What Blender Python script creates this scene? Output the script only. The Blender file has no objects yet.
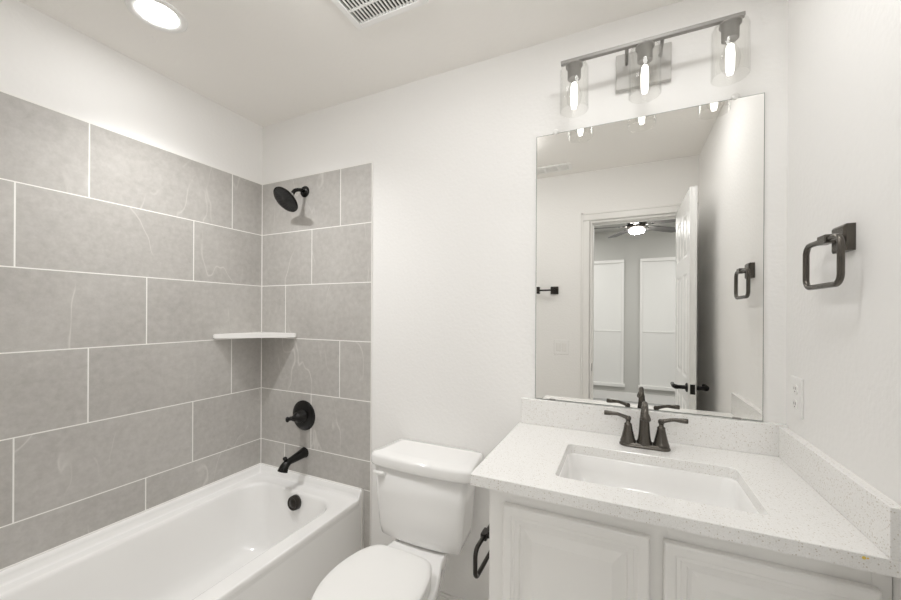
import bpy, bmesh, math, random
from mathutils import Vector, Matrix, Euler
random.seed(4)
PI = math.pi
S = bpy.context.scene
COL = S.collection

# ------------------------------------------------------------------ camera
CAM = Vector((1.99485, -1.55384, 1.31202))
cd = bpy.data.cameras.new('camera')
cd.sensor_fit = 'HORIZONTAL'; cd.sensor_width = 36.0
cd.lens = 369.49 / 901 * 36.0
cd.shift_y = 13.15 / 901
cd.clip_start = 0.005; cd.clip_end = 60
cam = bpy.data.objects.new('camera', cd); COL.objects.link(cam)
r_ = Vector((0.90597067, 0.42330642, 0.00536804)); u_ = Vector((-0.00486336, -0.00227236, 0.99998559)); f_ = Vector((-0.42331252, 0.90598373, 0))
M = Matrix((r_, u_, -f_)).transposed().to_4x4(); M.translation = CAM
cam.matrix_world = M
S.camera = cam

# ------------------------------------------------------------------ view, world, light levels
S.view_settings.view_transform = 'Standard'
S.view_settings.look = 'None'
S.view_settings.gamma = 1.0
S.view_settings.use_curve_mapping = False
S.view_settings.exposure = 0.0
S.cycles.max_bounces = 16; S.cycles.diffuse_bounces = 10; S.cycles.glossy_bounces = 6
S.cycles.transparent_max_bounces = 24; S.cycles.transmission_bounces = 8
S.cycles.sample_clamp_indirect = 6.0
w = bpy.data.worlds.new('world'); S.world = w; w.use_nodes = True
w.node_tree.nodes['Background'].inputs[0].default_value = (0.75, 0.85, 1, 1)
w.node_tree.nodes['Background'].inputs[1].default_value = 0.6
L_CAN = 38.0         # recessed light lens, its downward beam is W_CAN
W_CAN = 50.0
L_FILL_DOME = 15.8       # two added fill lights on the ceiling, out of view: dome, vanity disc
L_FILL_VAN = 28.0
L_BULB = 3.2      # vanity bulb cores
L_FAN = 165.0        # bedroom fan light
L_FILL_BED = 178.0        # added bedroom fill lights, out of view

# ------------------------------------------------------------------ materials
def mat(name, col=(.8, .8, .8), rough=.5, metal=0.0, coat=0.0, spec=.5, emit=None, es=1.0):
    m = bpy.data.materials.new(name); m.use_nodes = True
    b = m.node_tree.nodes['Principled BSDF']
    b.inputs['Base Color'].default_value = (*col, 1)
    b.inputs['Roughness'].default_value = rough
    b.inputs['Metallic'].default_value = metal
    b.inputs['Coat Weight'].default_value = coat
    b.inputs['Coat Roughness'].default_value = .05
    b.inputs['Specular IOR Level'].default_value = spec
    if emit:
        b.inputs['Emission Color'].default_value = (*emit, 1); b.inputs['Emission Strength'].default_value = es
    return m
def N(m, t): return m.node_tree.nodes.new(t)
def LK(m, a, b): m.node_tree.links.new(a, b)
def pb(m): return m.node_tree.nodes['Principled BSDF']
def bump(m, scale, strength, dist=.002, detail=3, rough=.5, stretch=None):
    tc = N(m, 'ShaderNodeTexCoord'); n = N(m, 'ShaderNodeTexNoise'); b = N(m, 'ShaderNodeBump')
    n.inputs['Scale'].default_value = scale; n.inputs['Detail'].default_value = detail; n.inputs['Roughness'].default_value = rough
    src = tc.outputs['Object']
    if stretch:
        mp = N(m, 'ShaderNodeMapping'); mp.inputs['Scale'].default_value = stretch; LK(m, src, mp.inputs[0]); src = mp.outputs[0]
    LK(m, src, n.inputs['Vector']); LK(m, n.outputs['Fac'], b.inputs['Height'])
    b.inputs['Strength'].default_value = strength; b.inputs['Distance'].default_value = dist
    LK(m, b.outputs[0], pb(m).inputs['Normal']); return n
M_ = {}
M_['wall'] = mat('warm_white_wall_paint', (.872, .864, .85), .62); bump(M_['wall'], 70, .35, .003, 4)
M_['ceil'] = mat('ceiling_paint', (.90, .88, .85), .8); bump(M_['ceil'], 60, .35, .003, 4)
M_['trim'] = mat('white_trim_paint', (.83, .82, .80), .28)
M_['door'] = mat('white_door_enamel', (.84, .84, .83), .27, spec=.35)
M_['cab'] = mat('white_cabinet_paint', (.83, .82, .80), .38)
bump(M_['cab'], 14, .12, .002, 5, .6, (6, 6, .35))
M_['porc'] = mat('white_vitreous_china', (.88, .875, .865), .12, coat=.3)
M_['acry'] = mat('white_tub_enamel', (.885, .88, .87), .16, coat=.25)
M_['plast'] = mat('white_plastic', (.87, .865, .85), .3)
M_['shelf'] = mat('white_solid_surface', (.84, .83, .81), .3)
M_['black'] = mat('matte_black_metal', (.006, .0055, .005), .24, .2, spec=.4)
M_['rubber'] = mat('dark_grey_nozzle_rubber', (.010, .010, .010), .5)
M_['bronze'] = mat('brushed_dark_bronze', (.115, .105, .092), .27, .85)
M_['bronze2'] = mat('oil_rubbed_bronze', (.030, .026, .022), .28, .5)
M_['nickel'] = mat('satin_grey_nickel', (.31, .30, .285), .5, .4)
M_['steel'] = mat('polished_steel', (.6, .6, .6), .12, 1)
M_['dark'] = mat('dark_gap', (.05, .045, .04), .8)
M_['grout'] = mat('white_grout', (.88, .87, .84), .8)
M_['mirror'] = mat('mirror_silver', (.90, .895, .875), .0, 1.0)
M_['mirror_edge'] = mat('mirror_edge_glass', (.25, .28, .26), .1, .5)
M_['bedwall'] = mat('pale_grey_bedroom_paint', (.54, .535, .51), .7)
M_['bedceil'] = mat('bedroom_ceiling_paint', (.56, .555, .535), .8)
M_['carpet'] = mat('grey_carpet', (.42, .42, .415), .95); bump(M_['carpet'], 400, .8, .004)
M_['floor'] = mat('pale_plank_floor', (.74, .72, .69), .4)
M_['winpan'] = mat('closed_white_shade', (.84, .835, .815), .18, coat=.3)
M_['winpan2'] = mat('screened_white_shade', (.80, .795, .775), .24, coat=.2)
M_['fan'] = mat('grey_brown_fan_blade', (.10, .095, .09), .45)
M_['yellow'] = mat('yellow_mark', (.75, .55, .08), .5)

# tile: grey stone with pale veins, each tile its own offset
def tile_mat():
    m = mat('grey_stone_porcelain_tile', (.47, .455, .43), .42)
    tc = N(m, 'ShaderNodeTexCoord'); geo = N(m, 'ShaderNodeNewGeometry')
    add = N(m, 'ShaderNodeVectorMath'); add.operation = 'ADD'
    cmb = N(m, 'ShaderNodeCombineXYZ'); mul = N(m, 'ShaderNodeMath'); mul.operation = 'MULTIPLY'; mul.inputs[1].default_value = 37
    LK(m, geo.outputs['Random Per Island'], mul.inputs[0])
    for i in range(3): LK(m, mul.outputs[0], cmb.inputs[i])
    LK(m, tc.outputs['Object'], add.inputs[0]); LK(m, cmb.outputs[0], add.inputs[1])
    # warp
    nw = N(m, 'ShaderNodeTexNoise'); nw.inputs['Scale'].default_value = 2.2; nw.inputs['Detail'].default_value = 4
    LK(m, add.outputs[0], nw.inputs['Vector'])
    # veins = thin band of a stretched noise
    mp = N(m, 'ShaderNodeMapping'); mp.inputs['Rotation'].default_value = (.6, .6, 0); mp.inputs['Scale'].default_value = (2.0, 2.0, .7)
    LK(m, add.outputs[0], mp.inputs[0])
    nv = N(m, 'ShaderNodeTexNoise'); nv.inputs['Scale'].default_value = 1.5; nv.inputs['Detail'].default_value = 3.2; nv.inputs['Roughness'].default_value = .45; nv.inputs['Distortion'].default_value = .15
    LK(m, mp.outputs[0], nv.inputs['Vector'])
    s = N(m, 'ShaderNodeMath'); s.operation = 'SUBTRACT'; s.inputs[1].default_value = .52; LK(m, nv.outputs['Fac'], s.inputs[0])
    a = N(m, 'ShaderNodeMath'); a.operation = 'ABSOLUTE'; LK(m, s.outputs[0], a.inputs[0])
    rv = N(m, 'ShaderNodeMapRange'); rv.inputs[1].default_value = 0; rv.inputs[2].default_value = .0055; rv.inputs[3].default_value = 1; rv.inputs[4].default_value = 0
    LK(m, a.outputs[0], rv.inputs[0])
    nm = N(m, 'ShaderNodeTexNoise'); nm.inputs['Scale'].default_value = 4.5; nm.inputs['Detail'].default_value = 2; LK(m, add.outputs[0], nm.inputs['Vector'])
    rm = N(m, 'ShaderNodeMapRange'); rm.inputs[1].default_value = .44; rm.inputs[2].default_value = .60; LK(m, nm.outputs['Fac'], rm.inputs[0])
    vm = N(m, 'ShaderNodeMath'); vm.operation = 'MULTIPLY'; LK(m, rv.outputs[0], vm.inputs[0]); LK(m, rm.outputs[0], vm.inputs[1])
    # base clouds
    fine = N(m, 'ShaderNodeTexNoise'); fine.inputs['Scale'].default_value = 34; fine.inputs['Detail'].default_value = 6; fine.inputs['Roughness'].default_value = .7
    LK(m, add.outputs[0], fine.inputs['Vector'])
    mixf = N(m, 'ShaderNodeMath'); mixf.operation = 'MULTIPLY_ADD'; mixf.inputs[1].default_value = .55; LK(m, fine.outputs['Fac'], mixf.inputs[0])
    mw = N(m, 'ShaderNodeMath'); mw.operation = 'MULTIPLY'; mw.inputs[1].default_value = .45; LK(m, nw.outputs['Fac'], mw.inputs[0]); LK(m, mw.outputs[0], mixf.inputs[2])
    cr = N(m, 'ShaderNodeValToRGB'); cr.color_ramp.elements[0].position = .30; cr.color_ramp.elements[1].position = .70
    cr.color_ramp.elements[0].color = (.385, .368, .346, 1); cr.color_ramp.elements[1].color = (.560, .543, .519, 1)
    LK(m, mixf.outputs[0], cr.inputs[0])
    mx = N(m, 'ShaderNodeMix'); mx.data_type = 'RGBA'; mx.inputs[7].default_value = (.66, .64, .61, 1)
    vs = N(m, 'ShaderNodeMath'); vs.operation = 'MULTIPLY'; vs.inputs[1].default_value = .75; LK(m, vm.outputs[0], vs.inputs[0])
    LK(m, vs.outputs[0], mx.inputs[0]); LK(m, cr.outputs[0], mx.inputs[6])
    LK(m, mx.outputs[2], pb(m).inputs['Base Color'])
    b = N(m, 'ShaderNodeBump'); b.inputs['Strength'].default_value = .15; b.inputs['Distance'].default_value = .001
    LK(m, fine.outputs['Fac'], b.inputs['Height']); LK(m, b.outputs[0], pb(m).inputs['Normal'])
    return m
M_['tile'] = tile_mat()

def quartz_mat():
    m = mat('speckled_white_quartz', (.80, .79, .77), .22, coat=.2)
    tc = N(m, 'ShaderNodeTexCoord')
    def speck(scale, rad, keep):
        v = N(m, 'ShaderNodeTexVoronoi'); v.inputs['Scale'].default_value = scale; LK(m, tc.outputs['Object'], v.inputs['Vector'])
        r = N(m, 'ShaderNodeMapRange'); r.inputs[1].default_value = rad * .6; r.inputs[2].default_value = rad; r.inputs[3].default_value = 1; r.inputs[4].default_value = 0
        LK(m, v.outputs['Distance'], r.inputs[0])
        sp = N(m, 'ShaderNodeSeparateColor'); LK(m, v.outputs['Color'], sp.inputs[0])
        g = N(m, 'ShaderNodeMath'); g.operation = 'GREATER_THAN'; g.inputs[1].default_value = keep; LK(m, sp.outputs[0], g.inputs[0])
        k = N(m, 'ShaderNodeMath'); k.operation = 'MULTIPLY'; LK(m, r.outputs[0], k.inputs[0]); LK(m, g.outputs[0], k.inputs[1])
        return k.outputs[0]
    prev = None
    base = (.85, .843, .83, 1)
    for sc, rad, keep, col in ((300, .5, .35, (.79, .78, .755, 1)), (190, .35, .66, (.60, .56, .50, 1)), (420, .45, .5, (.90, .89, .87, 1))):
        x = N(m, 'ShaderNodeMix'); x.data_type = 'RGBA'; LK(m, speck(sc, rad, keep), x.inputs[0]); x.inputs[7].default_value = col
        if prev is None: x.inputs[6].default_value = base
        else: LK(m, prev, x.inputs[6])
        prev = x.outputs[2]
    LK(m, prev, pb(m).inputs['Base Color'])
    return m
M_['quartz'] = quartz_mat()

def glass_mat(name, tint=(.985, .985, .98), amt=1.0):
    m = bpy.data.materials.new(name); m.use_nodes = True; nt = m.node_tree; nt.nodes.clear()
    o = nt.nodes.new('ShaderNodeOutputMaterial'); t = nt.nodes.new('ShaderNodeBsdfTransparent'); g = nt.nodes.new('ShaderNodeBsdfGlossy')
    t.inputs[0].default_value = (*tint, 1); g.inputs['Roughness'].default_value = .03
    fr = nt.nodes.new('ShaderNodeLayerWeight'); fr.inputs[0].default_value = .5; mx = nt.nodes.new('ShaderNodeMixShader')
    pw = nt.nodes.new('ShaderNodeMath'); pw.operation = 'POWER'; pw.inputs[1].default_value = 3.5; nt.links.new(fr.outputs['Facing'], pw.inputs[0])
    k = nt.nodes.new('ShaderNodeMath'); k.operation = 'MULTIPLY_ADD'; k.inputs[1].default_value = .42 * amt; k.inputs[2].default_value = .02 * amt; nt.links.new(pw.outputs[0], k.inputs[0])
    nt.links.new(k.outputs[0], mx.inputs[0]); nt.links.new(t.outputs[0], mx.inputs[1]); nt.links.new(g.outputs[0], mx.inputs[2]); nt.links.new(mx.outputs[0], o.inputs[0])
    return m
M_['glass'] = glass_mat('clear_shade_glass', (.985, .985, .98))
M_['bulbglass'] = glass_mat('bulb_glass', (.97, .97, .965), .7)
def emit_mat(name, col, st):
    m = bpy.data.materials.new(name); m.use_nodes = True; nt = m.node_tree; nt.nodes.clear()
    o = nt.nodes.new('ShaderNodeOutputMaterial'); e = nt.nodes.new('ShaderNodeEmission'); e.inputs[0].default_value = (*col, 1); e.inputs[1].default_value = st
    nt.links.new(e.outputs[0], o.inputs[0]); return m
M_['can'] = emit_mat('lit_lens', (1, .994, .984), L_CAN)
M_['room'] = emit_mat('added_fill_dome_glow', (1, .994, .984), L_FILL_DOME)
M_['fill_van'] = emit_mat('added_vanity_fill_lens', (1, .994, .984), L_FILL_VAN)
M_['bulb'] = emit_mat('lit_bulb_core', (1, .975, .94), L_BULB)
M_['fanlight'] = emit_mat('lit_fan_globe', (1, .99, .97), L_FAN)
M_['fill_bed'] = emit_mat('added_bedroom_fill_lens', (1, 1, 1), L_FILL_BED)

# ------------------------------------------------------------------ mesh helpers (world coordinates)
def bm_new(): return bmesh.new()
def smooth(bm, on=True):
    for f in bm.faces: f.smooth = on
def add_box(bm, x0, x1, y0, y1, z0, z1, bev=0.0, seg=2, mi=0):
    v = [bm.verts.new((x, y, z)) for x in (x0, x1) for y in (y0, y1) for z in (z0, z1)]
    q = [(0, 1, 3, 2), (4, 6, 7, 5), (0, 4, 5, 1), (2, 3, 7, 6), (0, 2, 6, 4), (1, 5, 7, 3)]
    fs = [bm.faces.new([v[i] for i in a]) for a in q]
    for f in fs: f.material_index = mi
    if bev > 0:
        es = list({e for f in fs for e in f.edges})
        r = bmesh.ops.bevel(bm, geom=es, offset=bev, segments=seg, affect='EDGES', profile=.5)
        for f in r['faces']: f.material_index = mi
    return fs
def ring_faces(bm, A, B, close=True):
    n = len(A); out = []
    for i in range(n if close else n - 1):
        j = (i + 1) % n
        out.append(bm.faces.new((A[i], A[j], B[j], B[i])))
    return out
def loft(bm, rings, cap0=True, cap1=True, sm=True):
    R = [[bm.verts.new(p) for p in r] for r in rings]
    for a, b in zip(R, R[1:]):
        for f in ring_faces(bm, a, b): f.smooth = sm
    if cap0: bm.faces.new(R[0][::-1])
    if cap1: bm.faces.new(R[-1])
    return R
def basis(d):
    d = Vector(d).normalized(); up = Vector((0, 0, 1)) if abs(d.z) < .9 else Vector((1, 0, 0))
    a = d.cross(up).normalized(); b = d.cross(a).normalized(); return a, b
def add_tube(bm, pts, rad, n=16, cap=True, closed=False, sx=1.0, sy=1.0):
    pts = [Vector(p) for p in pts]; rads = rad if isinstance(rad, (list, tuple)) else [rad] * len(pts)
    rings = []; a = None
    m = len(pts)
    for i, p in enumerate(pts):
        if closed: d = (pts[(i + 1) % m] - pts[i - 1]).normalized()
        else: d = ((pts[i + 1] if i < m - 1 else p) - (pts[i - 1] if i > 0 else p)).normalized()
        if a is None: a, b = basis(d)
        else:
            a = (a - d * a.dot(d)).normalized(); b = d.cross(a).normalized()
        rings.append([p + (a * math.cos(2 * PI * k / n) * sx + b * math.sin(2 * PI * k / n) * sy) * rads[i] for k in range(n)])
    R = [[bm.verts.new(q) for q in r] for r in rings]
    for x, y in zip(R, R[1:]):
        for f in ring_faces(bm, x, y): f.smooth = True
    if closed:
        for f in ring_faces(bm, R[-1], R[0]): f.smooth = True
    elif cap:
        bm.faces.new(R[0][::-1]); bm.faces.new(R[-1])
def add_lathe(bm, c, axis, prof, n=32, cap0=False, cap1=False, sm=True):
    # prof: (radius, distance along axis)
    c = Vector(c); d = Vector(axis).normalized(); a, b = basis(d); R = []
    for r, h in prof:
        p = c + d * h
        if r < 1e-6: R.append([bm.verts.new(p)])
        else: R.append([bm.verts.new(p + (a * math.cos(2 * PI * k / n) + b * math.sin(2 * PI * k / n)) * r) for k in range(n)])
    for x, y in zip(R, R[1:]):
        if len(x) == 1 and len(y) == 1: continue
        if len(x) == 1:
            for k in range(n): bm.faces.new((x[0], y[(k + 1) % n], y[k])).smooth = sm
        elif len(y) == 1:
            for k in range(n): bm.faces.new((x[k], x[(k + 1) % n], y[0])).smooth = sm
        else:
            for f in ring_faces(bm, x, y): f.smooth = sm
    if cap0 and len(R[0]) > 1: bm.faces.new(R[0][::-1])
    if cap1 and len(R[-1]) > 1: bm.faces.new(R[-1])
def catmull(P, per=8, closed=False):
    P = [Vector(p) for p in P]; n = len(P); out = []
    for i in range(n if closed else n - 1):
        p0 = P[i - 1] if (closed or i > 0) else P[i]; p1 = P[i]; p2 = P[(i + 1) % n]
        p3 = P[(i + 2) % n] if (closed or i + 2 < n) else P[(i + 1) % n]
        for k in range(per):
            t = k / per
            out.append(.5 * ((2 * p1) + (p2 - p0) * t + (2 * p0 - 5 * p1 + 4 * p2 - p3) * t * t + (3 * p1 - p0 - 3 * p2 + p3) * t ** 3))
    if not closed: out.append(P[-1])
    return out
def rrect(x0, x1, y0, y1, r, seg=8, edge=10, ease=False):
    # rounded rectangle, counter-clockwise, constant point count
    r = max(r, 1e-4); pts = []
    cs = [(x1 - r, y1 - r, 0), (x0 + r, y1 - r, PI / 2), (x0 + r, y0 + r, PI), (x1 - r, y0 + r, 1.5 * PI)]
    for i, (cx, cy, a0) in enumerate(cs):
        arc = [(cx + r * math.cos(a0 + PI / 2 * k / seg), cy + r * math.sin(a0 + PI / 2 * k / seg)) for k in range(seg + 1)]
        pts += arc
        nx, ny, na = cs[(i + 1) % 4]
        s = (nx + r * math.cos(na), ny + r * math.sin(na)); e = arc[-1]
        for k in range(1, edge):
            t = k / edge
            if ease: t = .5 - .5 * math.cos(PI * t)
            pts.append((e[0] + (s[0] - e[0]) * t, e[1] + (s[1] - e[1]) * t))
    return pts

# ------------------------------------------------------------------ object helpers
def wloc(o):
    v = Vector(o.location)
    while o.parent: o = o.parent; v = v + Vector(o.location)
    return v
def obj(name, bm, m, parent=None, origin=None, keep_normals=False):
    if not keep_normals: bmesh.ops.recalc_face_normals(bm, faces=bm.faces)
    me = bpy.data.meshes.new(name)
    xs = [v.co for v in bm.verts]
    if origin is None:
        lo = Vector([min(c[i] for c in xs) for i in range(3)]); hi = Vector([max(c[i] for c in xs) for i in range(3)])
        origin = Vector(((lo.x + hi.x) / 2, (lo.y + hi.y) / 2, lo.z))
    origin = Vector(origin)
    for v in bm.verts: v.co -= origin
    bm.to_mesh(me); bm.free()
    for q in (m if isinstance(m, (list, tuple)) else [m]): me.materials.append(M_[q] if isinstance(q, str) else q)
    o = bpy.data.objects.new(name, me); COL.objects.link(o)
    if parent is not None:
        o.parent = parent; o.location = origin - wloc(parent)
    else: o.location = origin
    return o
def tag(o, label, cat, group=None):
    o['label'] = label; o['category'] = cat
    if group: o['group'] = group
    return o
def thing(name, label, cat, loc, group=None):
    o = bpy.data.objects.new(name, None); COL.objects.link(o); o.location = loc; o.empty_display_size = .05
    return tag(o, label, cat, group)
def struct(name, bm, m, parent=None, label=None):
    o = obj(name, bm, m, parent)
    if parent is None: o['kind'] = 'structure'
    if label: o['label'] = label
    return o
def part_box(name, m, parent, *a, bev=0.0, seg=2):
    bm = bm_new(); add_box(bm, *a, bev=bev, seg=seg); return obj(name, bm, m, parent)
def dup(root, delta, label=None, group=None):
    def cp(o, par):
        c = o.copy(); COL.objects.link(c)
        if par is not None: c.parent = par
        for ch in list(o.children): cp(ch, c)
        return c
    c = cp(root, None); c.location = Vector(root.location) + Vector(delta)
    if label: c['label'] = label
    if group: c['group'] = group
    return c

# raised-panel leaf in the XZ plane facing -y at y=yf, thickness t
def panel_rings(x0, x1, z0, z1, yf, prof):
    return [[(x0 + i, yf - h, z0 + i), (x1 - i, yf - h, z0 + i), (x1 - i, yf - h, z1 - i), (x0 + i, yf - h, z1 - i)] for i, h in prof]

# ================================================================== THE ROOM
FL = -.085; CE = 2.44; XR = 2.477; YF = -1.57; TH = .12
ZT = 2.0857; RH = .308; TW = .6128; T3 = TW / 3
def wallbox(name, *a, m='wall', label=None):
    bm = bm_new(); add_box(bm, *a); return struct(name, bm, m, label=label)
wallbox('wall_left', -TH, 0, YF - TH, TH, FL, CE)
wallbox('wall_back', 0, XR, 0, TH, FL, CE)
wallbox('wall_right', XR, XR + TH, YF - TH + .001, TH, FL, CE)
DX0, DX1, DZ = 1.755, 2.372, 2.045
bm = bm_new()
add_box(bm, 0, DX0, YF - TH, YF, FL, CE); add_box(bm, DX1, XR, YF - TH, YF, FL, CE); add_box(bm, DX0, DX1, YF - TH, YF, DZ, CE)
struct('wall_front', bm, 'wall')
wallbox('ceiling', -TH, XR + TH, YF - TH, TH, CE, CE + .1, m='ceil')
bm = bm_new(); add_box(bm, -TH, XR + TH, YF - TH, TH, FL - .1, FL); struct('floor', bm, 'floor')
# baseboards
def baseboard(name, x0, x1, y0, y1):
    bm = bm_new(); add_box(bm, x0, x1, y0, y1, FL, FL + .08, bev=.002)
    d = .004
    add_box(bm, x0 + (d if x1 - x0 < .1 else 0), x1 - (d if x1 - x0 < .1 else 0), y0 + (d if y1 - y0 < .1 else 0), y1 - (0 if y1 - y0 < .1 else 0), FL + .079, FL + .094, bev=.003)
    return struct(name, bm, 'trim')
baseboard('baseboard_back', .823, 1.654, -.014, 0)
baseboard('baseboard_front', .83, DX0 - .066, YF, YF + .014)
baseboard('baseboard_right', XR - .014, XR, -1.5, -.56)

# tile fields -------------------------------------------------------
def tile_field(name, rows, axis, lim0, lim1, joint0, direction, shift, face, back, extra=()):
    """tiles as bevelled slabs over a grout bed; axis 'x' = along the back wall, 'y' = along the left wall (distance into the room)"""
    bm = bm_new(); g = .0037
    def slab(a, b, z0, z1):
        if b - a < .01 or z1 - z0 < .01: return
        a += g / 2; b -= g / 2; z0 += g / 2; z1 -= g / 2
        if axis == 'x': add_box(bm, a, b, min(face, back), max(face, back), z0, z1, bev=.0008, seg=1)
        else: add_box(bm, min(face, back), max(face, back), -b, -a, z0, z1, bev=.0008, seg=1)
    for k, (z1, z0) in enumerate(rows):
        off = joint0 + (shift(k)) * T3
        js = sorted(off + n * TW for n in range(-4, 6))
        cuts = [lim0] + [j for j in js if lim0 + .02 < j < lim1 - .02] + [lim1]
        for a, b in zip(cuts, cuts[1:]): slab(a, b, z0, z1)
    for a, b, z0, z1 in extra: slab(a, b, z0, z1)
    # grout bed
    gf = back + (face - back) * .95
    zlo = min([z0 for _, z0 in rows] + [e[2] for e in extra]); zhi = rows[0][0]
    def bed(a, b, z0, z1):
        if axis == 'x': add_box(bm, a, b, min(gf, back), max(gf, back), z0, z1, mi=1)
        else: add_box(bm, min(gf, back), max(gf, back), -b, -a, z0, z1, mi=1)
    bed(lim0, lim1, rows[-1][1], zhi + .004)
    for e in extra: bed(*e)
    return struct(name, bm, ['tile', 'grout'])
RIM = .394
rows = [(ZT - RH * k, ZT - RH * (k + 1)) for k in range(5)] + [(ZT - RH * 5, RIM)]
tile_field('trim_1', rows, 'y', .004, -YF, .1955, -1, lambda k: k % 3, .006, 0.0)['label'] = 'grey stone-look wall tile beside the tub'
tile_field('trim_2', rows, 'x', .006, .8224, .2068, 1, lambda k: (2 - k) % 3, -.006, 0.0, extra=((.779, .8224, FL, RIM),))['label'] = 'grey stone-look wall tile behind the shower head'
tile_field('trim_3', rows, 'x', .006, .8224, .2068, 1, lambda k: (2 - k) % 3, YF + .006, YF)['label'] = 'grey stone-look wall tile at the foot of the tub'
# caulk line where the tub meets tile, and tile edge strip
bm = bm_new(); add_box(bm, .006, .010, YF + .01, -.006, RIM - .001, RIM + .004); add_box(bm, .006, .775, -.010, -.006, RIM - .001, RIM + .004)
add_box(bm, .0055, .0095, -.0095, -.0055, RIM, ZT)
add_box(bm, .768, .7755, -.0095, -.0055, FL, RIM + .004)
struct('trim_4', bm, 'grout', label='white caulk joint in the tub corner')
bm = bm_new(); add_box(bm, .8224, .8246, -.0065, 0, FL, ZT + .004); add_box(bm, .0, .8246, -.0065, 0, ZT + .002, ZT + .0045)
struct('trim_5', bm, 'trim', label='thin white edge strip of the tile field')

# door casing + jamb
bm = bm_new()
cw = .065
for yy, s in ((YF, 1), (YF - TH, -1)):
    def cas(x0, x1, z0, z1):
        a, b = (yy, yy + .016 * s); add_box(bm, x0, x1, min(a, b), max(a, b), z0, z1, bev=.004)
        # backband step
    cas(DX0 - cw, DX0 - .002, FL, DZ + .0); cas(DX1 + .002, min(DX1 + cw, XR - .002) if s > 0 else DX1 + cw, FL, DZ + .0); cas(DX0 - cw, min(DX1 + cw, XR - .002), DZ + .002, DZ + cw)
    a, b = yy + .012 * s, yy + .021 * s
    add_box(bm, DX0 - cw, DX0 - cw + .016, min(a, b), max(a, b), FL, DZ + cw, bev=.003)
    add_box(bm, DX0 - cw, XR - .003, min(a, b), max(a, b), DZ + cw - .016, DZ + cw, bev=.003)
struct('trim_6', bm, 'trim', label='white door casing seen in the mirror')
bm = bm_new()
JT = .015
add_box(bm, DX0 - .002, DX0 + JT, YF - TH, YF, FL, DZ); add_box(bm, DX1 - .001, DX1 + .006, YF - TH, YF, FL, DZ); add_box(bm, DX0 + JT, DX1, YF - TH, YF, DZ - JT, DZ + .001)
add_box(bm, DX0 + JT, DX0 + JT + .01, YF - .075, YF - .04, FL, DZ - JT); add_box(bm, DX0 + JT + .01, DX1, YF - .075, YF - .04, DZ - JT - .01, DZ - JT)
j = struct('trim_7', bm, 'trim', label='white door jamb with stop')
part_box('strike_plate', 'bronze2', j, DX0 + JT, DX0 + JT + .0015, YF - .036, YF - .004, .86, .92, bev=.0005)

# ================================================================== BEDROOM BEYOND THE DOOR (seen in the mirror)
BY = -5.05; BC = 2.66; BX0, BX1 = .2, 4.4; B0 = YF - TH
bm = bm_new()
add_box(bm, BX0, DX0 - .002, B0 - .01, B0, FL, BC); add_box(bm, DX1 + .008, BX1, B0 - .01, B0, FL, BC); add_box(bm, DX0 - .002, DX1 + .008, B0 - .01, B0, DZ + .001, BC)
struct('wall_bedroom_near', bm, 'bedwall')
wallbox('wall_bedroom_left', BX0 - .1, BX0, BY, B0, FL, BC, m='bedwall')
wallbox('wall_bedroom_right', BX1, BX1 + .1, BY, B0, FL, BC, m='bedwall')
wallbox('wall_bedroom_far', BX0, BX1, BY - .1, BY, FL, BC, m='bedwall')
wallbox('ceiling', BX0, BX1, BY, B0, BC, BC + .1, m='bedceil')
bm = bm_new(); add_box(bm, BX0, BX1, BY, B0 - .0, FL - .1, FL); struct('floor', bm, 'carpet')
bm = bm_new(); add_box(bm, BX0, BX1, BY, BY + .015, FL, FL + .14, bev=.004); struct('baseboard_bedroom', bm, 'trim')
def bed_window(n, x0, x1, z0=.16, z1=2.19, zm=1.035):
    root = bpy.data.objects.new('window_%d' % n, None); COL.objects.link(root); root.location = ((x0 + x1) / 2, BY, z0); root['kind'] = 'structure'
    bm = bm_new(); fw = .035
    add_box(bm, x0, x0 + fw, BY, BY + .03, z0, z1, bev=.003); add_box(bm, x1 - fw, x1, BY, BY + .03, z0, z1, bev=.003)
    add_box(bm, x0, x1, BY, BY + .035, z1 - .05, z1, bev=.003); add_box(bm, x0 - .02, x1 + .02, BY, BY + .05, z0 - .02, z0 + .03, bev=.003)
    obj('window_frame', bm, 'trim', root)
    bm = bm_new(); add_box(bm, x0 + fw, x1 - fw, BY, BY + .024, zm - .012, zm + .012, bev=.003); obj('meeting_rail', bm, 'winpan2', root)
    part_box('upper_shade', 'winpan', root, x0 + fw, x1 - fw, BY, BY + .014, zm + .012, z1 - .05)
    part_box('lower_shade', 'winpan2', root, x0 + fw, x1 - fw, BY, BY + .018, z0 + .03, zm - .012)
bed_window(1, 1.12, 2.006)
bed_window(2, 2.235, 3.12)

# bedroom ceiling fan
FC = Vector((2.135, -3.35, 0))
fan = thing('ceiling_fan', 'dark ceiling fan with lit globe in the bedroom, seen in the mirror', 'ceiling fan', (FC.x, FC.y, 2.28))
bm = bm_new(); add_lathe(bm, (FC.x, FC.y, BC), (0, 0, -1), [(.065, 0), (.065, .02), (.03, .05), (.014, .055), (.014, .26)], cap0=True); obj('downrod', bm, 'bronze2', fan)
bm = bm_new(); add_lathe(bm, (FC.x, FC.y, 2.43), (0, 0, -1), [(.02, 0), (.07, .01), (.11, .03), (.11, .08), (.08, .10), (.07, .112)], cap0=True, cap1=True); obj('motor_housing', bm, 'bronze2', fan)
bm = bm_new(); add_lathe(bm, (FC.x, FC.y, 2.318), (0, 0, -1), [(.07, 0), (.085, .008), (.088, .02), (.07, .042), (.04, .052), (.0, .055)], cap0=True); obj('light_globe', bm, 'fanlight', fan)
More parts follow.
